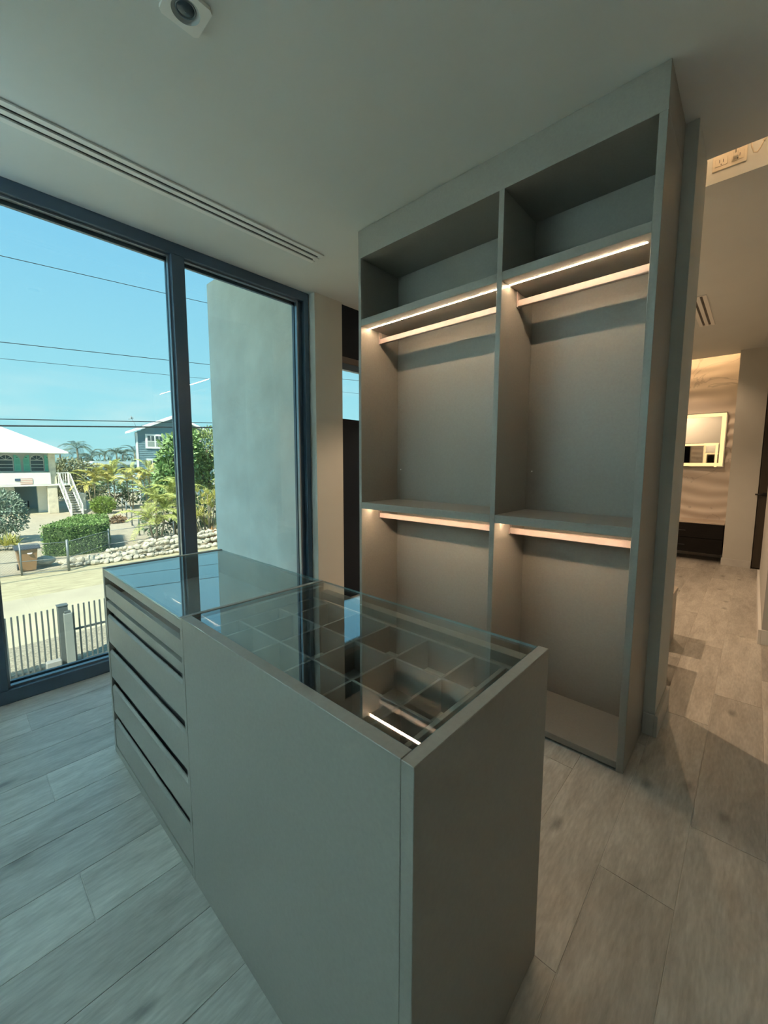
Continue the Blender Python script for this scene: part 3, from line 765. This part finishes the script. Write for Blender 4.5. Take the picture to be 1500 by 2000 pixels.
shrub('dark_understory', (14, 53, G), [((12.4, 53, -1.9), (2.0, 1, 1.5)), ((15.2, 53, -1.7), (2.0, 1, 1.5)), ((18.2, 52.5, -1.5), (2.2, 1, 1.8))], 2600, .30, DG, 'dark green undergrowth behind the row of palms', 'bush', 27)
shrub('dark_backdrop', (12.0, 29.2, G), [((9.6, 29.2, -2.4), (1.2, .7, 1.0)), ((11.5, 29.2, -2.3), (1.3, .7, 1.1)), ((13.0, 29, -1.9), (1.2, .7, 1.4))], 2200, .22, DG, 'dark green undergrowth behind the stone wall', 'bush', 28)
shrub('orange_plant', (11.0, 24.75, G + .1), [((11.05, 24.75, G + .45), (.45, .4, .35))], 420, .26, OR, 'orange-leaved low plant on the stone wall', 'plant', 29, stem=.03, aspect=.18)
shrub('dry_plant', (11.1, 39.0, G), [((9.5, 39.0, G + .25), (.6, .5, .25))], 260, .25, mat('dry_leaf', (.25, .17, .10), .8, island=.3), 'small dry brown plant on the drive beside the hedge', 'plant', 30, stem=.02)

# ---- clipped hedge
def hedge():
    t = thing('clipped_hedge', (5.0, 28.5, G), 'clipped green box hedge on the drive', 'hedge')
    bm = new_bm(); poly = [(3.28, 27.35), (4.4, 26.75), (5.55, 26.6), (6.15, 27.4), (7.1, 31.6), (5.8, 32.4)]
    prism(bm, [(p[0] * .97 + .15, p[1] * .985 + .43) for p in poly], 'z', G, -1.98)
    finish('core', bm, mat('hedge_core', (.05, .09, .03), .9), t)
    r = random.Random(9); bm = new_bm(); n = len(poly)
    def leaf(p, q, size):
        s = q.cross(Vector((r.gauss(0, 1), r.gauss(0, 1), r.gauss(0, 1)))).normalized(); l = size * r.uniform(.7, 1.3); w = l * .55
        bm.faces.new([bm.verts.new(p), bm.verts.new(p + q * l * .5 + s * w * .5), bm.verts.new(p + q * l), bm.verts.new(p + q * l * .5 - s * w * .5)])
    for i in range(n):
        a, b = Vector(poly[i]), Vector(poly[(i + 1) % n]); L = (b - a).length; nrm = Vector(((b - a).y, -(b - a).x)).normalized()
        for _ in range(int(L * 380)):
            u = r.random(); z = r.uniform(G, -1.88); p = a.lerp(b, u)
            leaf(Vector((p.x, p.y, z)) + Vector((r.gauss(0, .04), r.gauss(0, .04), 0)), Vector((nrm.x + r.gauss(0, .6), nrm.y + r.gauss(0, .6), .35 + r.gauss(0, .6))).normalized(), .10)
    c = Vector((5.0, 29.2))
    for _ in range(4200):
        i = r.randrange(n); a, b = Vector(poly[i]), Vector(poly[(i + 1) % n]); u, v = r.random(), r.random()
        if u + v > 1: u, v = 1 - u, 1 - v
        p = c + (a - c) * u + (b - c) * v
        leaf(Vector((p.x, p.y, -1.95 + r.gauss(0, .02))), Vector((r.gauss(0, .6), r.gauss(0, .6), 1)).normalized(), .10)
    f = finish('foliage', bm, HG, t, normals=False); f['kind'] = 'stuff'
hedge()

# ---- palms: one frond mesh per kind, every frond an object
def frond_mesh(name, length, droop, m, pairs=24, ll=.42, seed=1, rise=.5):
    r = random.Random(seed); bm = new_bm(); pts = []
    for i in range(13):
        f = i / 12; pts.append(Vector((length * (f - .12 * f * f), 0, length * (rise * f - droop * f * f))))
    tube(bm, pts, [.022 * (1 - .8 * i / 12) + .003 for i in range(13)], 4)
    for k in range(pairs):
        f = .14 + .86 * k / (pairs - 1); i = min(int(f * 12), 11); p = pts[i].lerp(pts[i + 1], f * 12 - i); d = (pts[i + 1] - pts[i]).normalized()
        L = ll * (1 - .75 * abs(f - .42) ** 1.4) * r.uniform(.85, 1.1)
        for s in (-1, 1):
            side = Vector((0, s, 0)); q = (side * .8 + d * .75 + Vector((0, 0, .25))).normalized(); w = .026
            e1 = p + q * L * .55; e2 = e1 + (q + Vector((0, 0, -.9))).normalized() * L * .5
            c = d * w
            a = [bm.verts.new(p - c * .4), bm.verts.new(p + c * .4), bm.verts.new(e1 + c), bm.verts.new(e1 - c), bm.verts.new(e2)]
            bm.faces.new((a[0], a[1], a[2], a[3])); bm.faces.new((a[3], a[2], a[4]))
    me = bpy.data.meshes.new(name); bm.to_mesh(me); bm.free(); me.materials.append(m); return me
FG = frond_mesh('frond', 1.9, .62, PG, seed=1, rise=.75); FY = frond_mesh('frond', 1.8, .75, PY, seed=2, rise=.7); FB = frond_mesh('frond', 2.3, .95, PG, seed=3, ll=.5, pairs=28, rise=.9)
TRUNK = mat('palm_trunk', (.25, .22, .15), .85, noise_s=6, noise_a=.25, stretch=(1, 1, 4))
def palm(loc, stems, fr, n, scale, label, group, seed, elev=(.1, 1.1)):
    t = thing('palm', loc, label, 'palm', group); r = random.Random(seed)
    for (dx, dy, h) in stems:
        bm = new_bm(); b = Vector(loc); tube(bm, [b + Vector((dx * .3, dy * .3, 0)), b + Vector((dx * .7, dy * .7, h * .5)), b + Vector((dx, dy, h))], [.07, .055, .045], 7); finish('trunk', bm, TRUNK, t)
        for k in range(n):
            o = bpy.data.objects.new('frond', r.choice(fr)); C.objects.link(o); o.parent = t; o.location = (dx, dy, h - .05)
            s = scale * r.uniform(.8, 1.15); o.scale = (s, s, s); o.rotation_euler = (r.uniform(-.25, .25), -r.uniform(*elev) + .35, 2 * math.pi * (k + r.random()) / n)
gA = 'feathery palms by the stone wall'
palm((8.6, 27.0, G), [(-.45, -.1, 1.7), (.1, .15, 2.5), (.5, -.2, 2.0), (-.1, -.45, 1.2)], [FG, FB], 9, .88, 'large feathery palm clump in front of the stone wall, left of the mullion', gA, 41)
palm((10.0, 27.6, G), [(-.2, 0, 2.6), (.3, .2, 3.1), (0, -.4, 1.7)], [FG, FB], 9, .88, 'feathery palm clump partly hidden by the window mullion', gA, 42)
gB = 'row of yellow-green palms behind the hedge'
rowx = [(10.4, 50.5, 3.3, 'leftmost yellow-green palm in the row above the round bush'), (12.0, 50.0, 3.7, 'second yellow-green palm from the left in the row'), (13.6, 49.6, 3.9, 'third yellow-green palm from the left in the row'), (15.2, 49.4, 4.0, 'fourth yellow-green palm in the row, below the blue house corner'), (16.8, 49.0, 4.0, 'fifth yellow-green palm in the row, below the blue house window'), (18.4, 48.6, 4.0, 'rightmost yellow-green palm in the row, beside the mullion')]
for i, (x, y, h, lab) in enumerate(rowx): palm((x, y, G), [(.15, 0, h), (-.4, .1, h * .8)], [FY, FG], 11, 1.15, lab, gB, 50 + i)
def rosette_mesh():
    r = random.Random(3); bm = new_bm()
    for k in range(30):
        a = 2 * math.pi * k / 30 * 3.3; el = .15 + 1.2 * r.random(); L = r.uniform(.38, .52); w = .022
        d = Vector((math.cos(a) * math.cos(el), math.sin(a) * math.cos(el), math.sin(el))); s = d.cross(Vector((0, 0, 1))).normalized() * w
        m = d * L * .55; e = d * L + Vector((0, 0, -.10 * math.cos(el)))
        v = [bm.verts.new(-s * .4), bm.verts.new(s * .4), bm.verts.new(m + s), bm.verts.new(m - s), bm.verts.new(e)]
        bm.faces.new((v[0], v[1], v[2], v[3])); bm.faces.new((v[3], v[2], v[4]))
    me = bpy.data.meshes.new('rosette'); bm.to_mesh(me); bm.free(); me.materials.append(leafmat('sword_leaf', (.58, .56, .18), .4)); return me
ROS = rosette_mesh()
def sword_plant(loc, spots, label, seed, scale=1.0, cat='shrub'):
    t = thing('sword_leaf_shrub', loc, label, cat, 'sword-leaved shrubs'); r = random.Random(seed)
    for (dx, dy, h) in spots:
        bm = new_bm(); b = Vector(loc); tube(bm, [b + Vector((dx * .5, dy * .5, 0)), b + Vector((dx, dy, h))], [.03, .02], 5); finish('stem', bm, TRUNK, t)
        o = bpy.data.objects.new('rosette', ROS); C.objects.link(o); o.parent = t; o.location = (dx, dy, h); s = scale * r.uniform(.85, 1.2); o.scale = (s, s, s); o.rotation_euler = (r.uniform(-.3, .3), r.uniform(-.3, .3), r.uniform(0, 6))
r_ = random.Random(77)
sword_plant((11.3, 25.9, G), [(r_.uniform(-1.2, 1.0), r_.uniform(-.35, .5), .75 + 2.5 * (i / 33)) for i in range(34)], 'tall yellow sword-leaved shrub between mullion and stucco wall', 31, 1.05)
sword_plant((2.1, 31.2, G), [(-.3, 0, .25), (.2, .1, .3), (.0, -.2, .2), (.45, -.1, .2), (-.6, .1, .3)], 'low yellow sword-leaved plant under the grey bush', 32, 1.7, 'plant')

# ---- far palms: too small for single fronds
def far_palm(x, y, h, s, seed, lab):
    t = thing('far_palm', (x, y, G), lab, 'palm', 'distant palms on the skyline'); r = random.Random(seed)
    bm = new_bm(); tube(bm, [(x, y, G), (x + .3, y, G + h * .5), (x + .2, y, G + h)], [.25, .18, .14], 6); finish('trunk', bm, TRUNK, t)
    for k in range(13):
        o = bpy.data.objects.new('frond', FD); C.objects.link(o); o.parent = t; o.location = (.2, 0, h)
        q = s / 1.9 * r.uniform(.8, 1.1); o.scale = (q, q, q); o.rotation_euler = (r.uniform(-.3, .3), .45 - r.uniform(0, 1.25), 6.283 * (k + r.random()) / 13)
FD = frond_mesh('frond', 1.9, .85, leafmat('far_palm_leaf', (.12, .18, .13), .3), pairs=18, ll=.62, seed=8, rise=.7)
fp = [(17.3, 95, 7.6, 3.3, 'tallest distant palm right of the white house roof'), (15.0, 97, 6.6, 2.4, 'small distant palm just right of the white roof tip'), (20.0, 98, 6.3, 2.5, 'distant palm beside the tallest one'), (21.8, 96, 6.4, 2.6, 'distant palm left of the skyline centre'), (23.6, 95, 6.9, 2.6, 'distant palm at the skyline centre'), (25.2, 97, 6.5, 2.5, 'distant palm right of the skyline centre'), (26.8, 95, 7.1, 2.7, 'distant palm next to the blue house corner'), (18.6, 99, 5.8, 2.2, 'short distant palm behind the tallest one')]
for i, (x, y, h, s, lab) in enumerate(fp): far_palm(x, y, h, s, 60 + i, lab)
shrub('far_treeline', (22, 92, G), [((14, 92, -1.2), (4, 2, 3.2)), ((20, 93, -.8), (4, 2, 3.4)), ((26, 93, -.8), (4, 2, 3.5)), ((31, 93, -.5), (4, 2, 3.6))], 3600, .6, leafmat('far_leaf', (.15, .22, .17)), 'dark distant line of trees under the far palms', 'trees', 71, stem=.2)

# ---- white house on the left
def white_house():
    WH = mat('white_render', (.78, .78, .72), .7, noise_s=2, noise_a=.03); SHUT = mat('turquoise_shutter', (.22, .66, .52), .5); CR = mat('coral_column', (.66, .62, .48), .85, noise_s=3, noise_a=.2)
    PANE = mat('house_pane', (.06, .09, .10), .1); RF = mat('white_metal_roof', (.86, .86, .84), .5)
    t = thing('white_house', (2, 56, G), 'white raised house with turquoise shutters and white hip roof', 'house')
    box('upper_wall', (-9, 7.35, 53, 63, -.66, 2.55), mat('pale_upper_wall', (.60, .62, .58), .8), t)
    bm = new_bm(); v = [bm.verts.new(p) for p in ((-11, 50.2, 2.5), (8.54, 50.2, 2.5), (8.54, 65, 2.5), (-11, 65, 2.5), (-4.4, 57.6, 6.1), (2.3, 57.6, 6.1))]
    v2 = [bm.verts.new((p.co.x, p.co.y, 2.36)) for p in v[:4]]
    for q in ((v[0], v[1], v[5], v[4]), (v[1], v[2], v[5]), (v[2], v[3], v[4], v[5]), (v[3], v[0], v[4])): bm.faces.new(q)
    for i in range(4): bm.faces.new((v2[i], v2[(i + 1) % 4], v[(i + 1) % 4], v[i]))
    bm.faces.new(v2[::-1]); finish('roof', bm, RF, t)
    box('deck', (-9, 8.6, 50.9, 53.1, -.78, -.62), WH, t)
    for (x0, x1) in ((6.85, 7.58), (-3.2, -2.4)): box('column', (x0, x1, 51.0, 51.7, G, -.78), CR, t)
    box('upper_column', (7.12, 7.62, 51.15, 51.6, -.62, 2.4), CR, t)
    box('railing_panel', (-9, 7.15, 50.95, 51.02, -.60, .50), WH, t)
    for i in range(5): box('baluster', (7.70 + i * .19, 7.76 + i * .19, 50.97, 51.03, -.6, .44), WH, t)
    box('handrail', (7.6, 8.6, 50.95, 51.05, .42, .50), WH, t); box('newel', (8.45, 8.6, 50.92, 51.06, -.66, .52), WH, t)
    # carport below
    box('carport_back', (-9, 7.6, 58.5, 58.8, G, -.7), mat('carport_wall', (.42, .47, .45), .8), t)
    box('carport_side', (6.25, 6.95, 52.5, 53.0, G, -.78), WH, t)
    box('carport_floor', (-9, 7.6, 51.0, 58.5, G, G + .03), CONC, t)
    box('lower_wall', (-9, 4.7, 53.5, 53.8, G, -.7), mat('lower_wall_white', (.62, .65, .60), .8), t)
    for j in range(3): box('bicycle_rack', (5.5 + j * .25, 5.55 + j * .25, 57.2, 57.8, G + .03, G + .9), BLACK, t)
    # arched windows with shutters
    def arch(x0, x1, z0, z1, zs):
        cx, r = (x0 + x1) / 2, (x1 - x0) / 2; pl = [(x0, z0), (x1, z0), (x1, zs)]
        pl += [(cx + r * math.cos(a), zs + (z1 - zs) * math.sin(a)) for a in [math.pi * k / 10 for k in range(1, 10)]] + [(x0, zs)]
        return pl
    for (x0, x1) in ((6.0, 6.93), (3.75, 4.68), (1.4, 2.33), (-1, -.07)):
        w = None
        bm = new_bm(); prism(bm, arch(x0 - .07, x1 + .07, .57, 2.24, 1.72), 'y', 52.93, 53.02); w = finish('window_frame', bm, WH, t)
        bm = new_bm(); prism(bm, arch(x0, x1, .65, 2.16, 1.72), 'y', 52.91, 52.94); finish('pane', bm, PANE, w)
        for z in (.95, 1.25, 1.66): box('glazing_bar', (x0, x1, 52.88, 52.92, z, z + (.05 if z < 1.6 else .09)), WH, w)
        cx = (x0 + x1) / 2
        for a in (math.pi / 4, math.pi / 2, 3 * math.pi / 4):
            bm = new_bm(); tube(bm, [(cx, 52.895, 1.72), (cx + .47 * math.cos(a), 52.895, 1.72 + .42 * math.sin(a))], .022, 5); finish('fan_bar', bm, WH, w)
        for s in (-1, 1):
            a = x0 - .10 - .46 if s < 0 else x1 + .10; b = a + .46
            inner = b if s < 0 else a; outer = a if s < 0 else b
            bm = new_bm(); zt = 2.18
            prism(bm, [(inner, .61), (outer, .61), (outer, 1.75), (outer + (inner - outer) * .3, 2.05), (outer + (inner - outer) * .65, zt), (inner, zt + .03)], 'y', 52.86, 52.93); sh = finish('shutter', bm, SHUT, t)
            for z in (.72, 1.30): box('louvre_panel', (a + .07, b - .07, 52.85, 52.862, z, z + .48), mat('shutter_louvre', (.16, .55, .43), .5), sh)
            box('cutout', (a + .17, b - .17, 52.85, 52.862, 1.93, 1.98), BLACK, sh)
    # stairs towards the drive
    n = 12
    for i in range(n):
        z = -.78 - (i + 1) * (2.72 / (n + 1)); y = 50.9 - i * .30
        box('step', (7.85 + .012 * i, 8.60 + .012 * i, y - .32, y, z - .05, z), mat('step_grey', (.40, .40, .36), .8), t)
        box('riser', (7.87 + .012 * i, 8.58 + .012 * i, y - .02, y, z - .2, z), mat('riser_grey', (.52, .52, .47), .8), t)
    for x in (7.80, 8.66):
        bm = new_bm(); tube(bm, [(x, 51.0, .45), (x + .15, 47.4, -2.45)], .05, 6); finish('stair_rail', bm, WH, t)
        bm = new_bm(); tube(bm, [(x, 51.0, -.75), (x + .15, 47.4, -3.45)], .07, 6); finish('stringer', bm, WH, t)
        for i in range(9):
            f = (i + .5) / 9; bm = new_bm(); tube(bm, [(x + .15 * f, 51 - 3.6 * f, -.75 - 2.7 * f), (x + .15 * f, 51 - 3.6 * f, .43 - 2.88 * f)], .025, 5); finish('stair_baluster', bm, WH, t)
        box('stair_post', (x + .08, x + .2, 47.3, 47.42, G, -2.35), WH, t)
    f = thing('striped_flag', (5.15, 50.9, -.58), 'faded red and white striped flag draped on the white house railing', 'flag')
    box('canton', (4.55, 4.95, 50.90, 50.935, -.26, -.03), mat('flag_blue', (.06, .10, .16), .8), f)
    for i in range(7): box('stripe', (4.95 if i < 4 else 4.55 + .36, 5.79, 50.90, 50.93, -.03 - (i + 1) * .078, -.03 - i * .078), mat('flag_red', (.55, .30, .25), .8) if i % 2 == 0 else mat('flag_white', (.72, .70, .62), .8), f)
    u = thing('utility_shed', (9.6, 52.5, G), 'small white box beside the stair foot', 'shed')
    box('shed_body', (9.3, 10.0, 52, 53, G, -1.9), WH, u); bm = new_bm(); prism(bm, [(9.2, -1.9), (10.1, -1.9), (10.0, -1.72), (9.4, -1.68)], 'y', 51.9, 53.1); finish('shed_lid', bm, WH, u)
white_house()

# ---- blue house on the right
def blue_house():
    BL = mat('blue_siding', (.16, .27, .31), .7, noise_s=.8, noise_a=.06); WT = mat('white_house_trim', (.80, .81, .79), .6); PANE = MATS['house_pane']
    t = thing('blue_house', (23, 63, G), 'tall slate-blue sided house with white trim and gable roof', 'house')
    x0, x1, y0, pk = 17.35, 27.2, 60.0, 22.3
    bm = new_bm(); prism(bm, [(x0, G), (x1, G), (x1, 5.45), (pk, 7.75), (x0, 5.45)], 'y', y0 + .06, y0 + .5); finish('wall', bm, BL, t)
    bm = new_bm(); prism(bm, [(21, G), (x1, G), (x1, 5.45), (pk, 7.7), (21, 7.2)], 'y', y0 + .5, 70); finish('rear_wing', bm, BL, t)
    z = -.6; i = 0
    while z < 7.5:
        a, b = x0, x1
        if z > 5.4:
            f = (z + .12 - 5.45) / 2.3; a = x0 + (pk - x0) * max(f, 0); b = x1 - (x1 - pk) * max(f, 0)
        bm = new_bm(); prism(bm, [(y0 + .06, z), (y0 - .0, z), (y0 + .05, z + .24), (y0 + .06, z + .24)], 'x', a, b); finish('siding_board', bm, BL, t); z += .24
    box('corner_board', (x0 - .06, x0 + .16, y0 - .05, y0 + .1, G, 5.4), WT, t)
    for s in (-1, 1):
        e = (16.45, 5.28) if s < 0 else (28.1, 5.28); bm = new_bm()
        prism(bm, [e, (e[0], e[1] + .22), (pk, 8.08), (pk, 7.72)], 'y', y0 - .55, y0 + 1.2); finish('roof_slope', bm, WT, t)
    for (a, b, c, d) in ((18.40, 20.68, 3.40, 5.30), (18.40, 20.68, .15, 2.05), (23.4, 25.6, 3.4, 5.3)):
        w = box('window_frame', (a, b, y0 - .10, y0 + .02, c, d), WT, t)
        m = (a + b) / 2
        for (p, q) in ((a + .24, m - .09), (m + .09, b - .24)):
            box('pane', (p, q, y0 - .115, y0 - .095, (c + d) / 2 + .07, d - .24), PANE, w)
            box('pane', (p, q, y0 - .115, y0 - .095, c + .26, (c + d) / 2 - .03), mat('pane_blind', (.30, .36, .33), .3), w)
            box('muntin', ((p + q) / 2 - .03, (p + q) / 2 + .03, y0 - .125, y0 - .11, (c + d) / 2 + .07, d - .24), WT, w)
    bm = new_bm(); tube(bm, [(22.1, y0 - .06, 7.05), (22.1, y0 + .02, 7.05)], .3, 14); finish('gable_vent', bm, WT, t)
    bm = new_bm(); tube(bm, [(16.95, 60, 7.2), (17.7, 60.2, 5.7)], .03, 5); tube(bm, [(16.6, 60, 7.05), (17.2, 60, 7.25)], .05, 5); tube(bm, [(16.9, 60, 7.45), (16.98, 60, 7.15)], .09, 5); finish('antenna', bm, mat('antenna_grey', (.25, .30, .32), .6), t)
blue_house()
def far_house():
    t = thing('far_house', (20.5, 82, G), 'low pale blue house far behind the palms', 'house')
    box('wall', (16.5, 24, 80, 86, G, 1.2), mat('far_blue_wall', (.42, .60, .66), .8), t)
    bm = new_bm(); prism(bm, [(16, 1.2), (24.5, 1.2), (23.8, 1.75), (16.8, 1.75)], 'y', 79.5, 86.5); finish('roof', bm, mat('far_roof', (.45, .58, .62), .7), t)
    for i in range(6): box('window', (17.2 + i * 1.1, 17.8 + i * 1.1, 79.9, 80.02, -.2, .8), MATS['house_pane'], t)
    box('railing', (16.5, 24, 79.4, 79.5, -.9, -.5), mat('white_house_trim', (.8, .8, .8)), t)
far_house()

# ---- overhead wires
def wires():
    WM = mat('wire', (.02, .03, .035), .6)
    for nm, (za, zb), rad, lab in (('top', (8.566, 9.045), .012, 'highest thin overhead wire'), ('b', (5.641, 6.191), .013, 'second overhead wire from the top'), ('c', (5.077, 5.511), .008, 'faint thin overhead wire below the second one'), ('d', (2.975, 3.413), .018, 'upper wire of the low pair in front of the roofs'), ('e', (2.741, 3.189), .032, 'thickest and lowest overhead cable')):
        xa, xb = 1.7, 9.1; sl = (zb - za) / (xb - xa)
        bm = new_bm(); pts = []
        for i in range(17):
            x = -16 + 52 * i / 16; pts.append((x, 20, za + sl * (x - xa)))
        tube(bm, pts, rad, 6)
        tag(finish('overhead_wire', bm, WM), lab, 'wire', 'overhead wires')
    bm = new_bm(); tube(bm, [(21.0, 45, G), (21.1, 45, 9.0)], .05, 6); tube(bm, [(21.1, 45, 9), (21.02, 45, 14.6)], .02, 5)
    tag(finish('thin_mast', bm, mat('antenna_grey', (.25, .3, .32))), 'thin tall mast beside the stucco fin wall', 'mast')
wires()
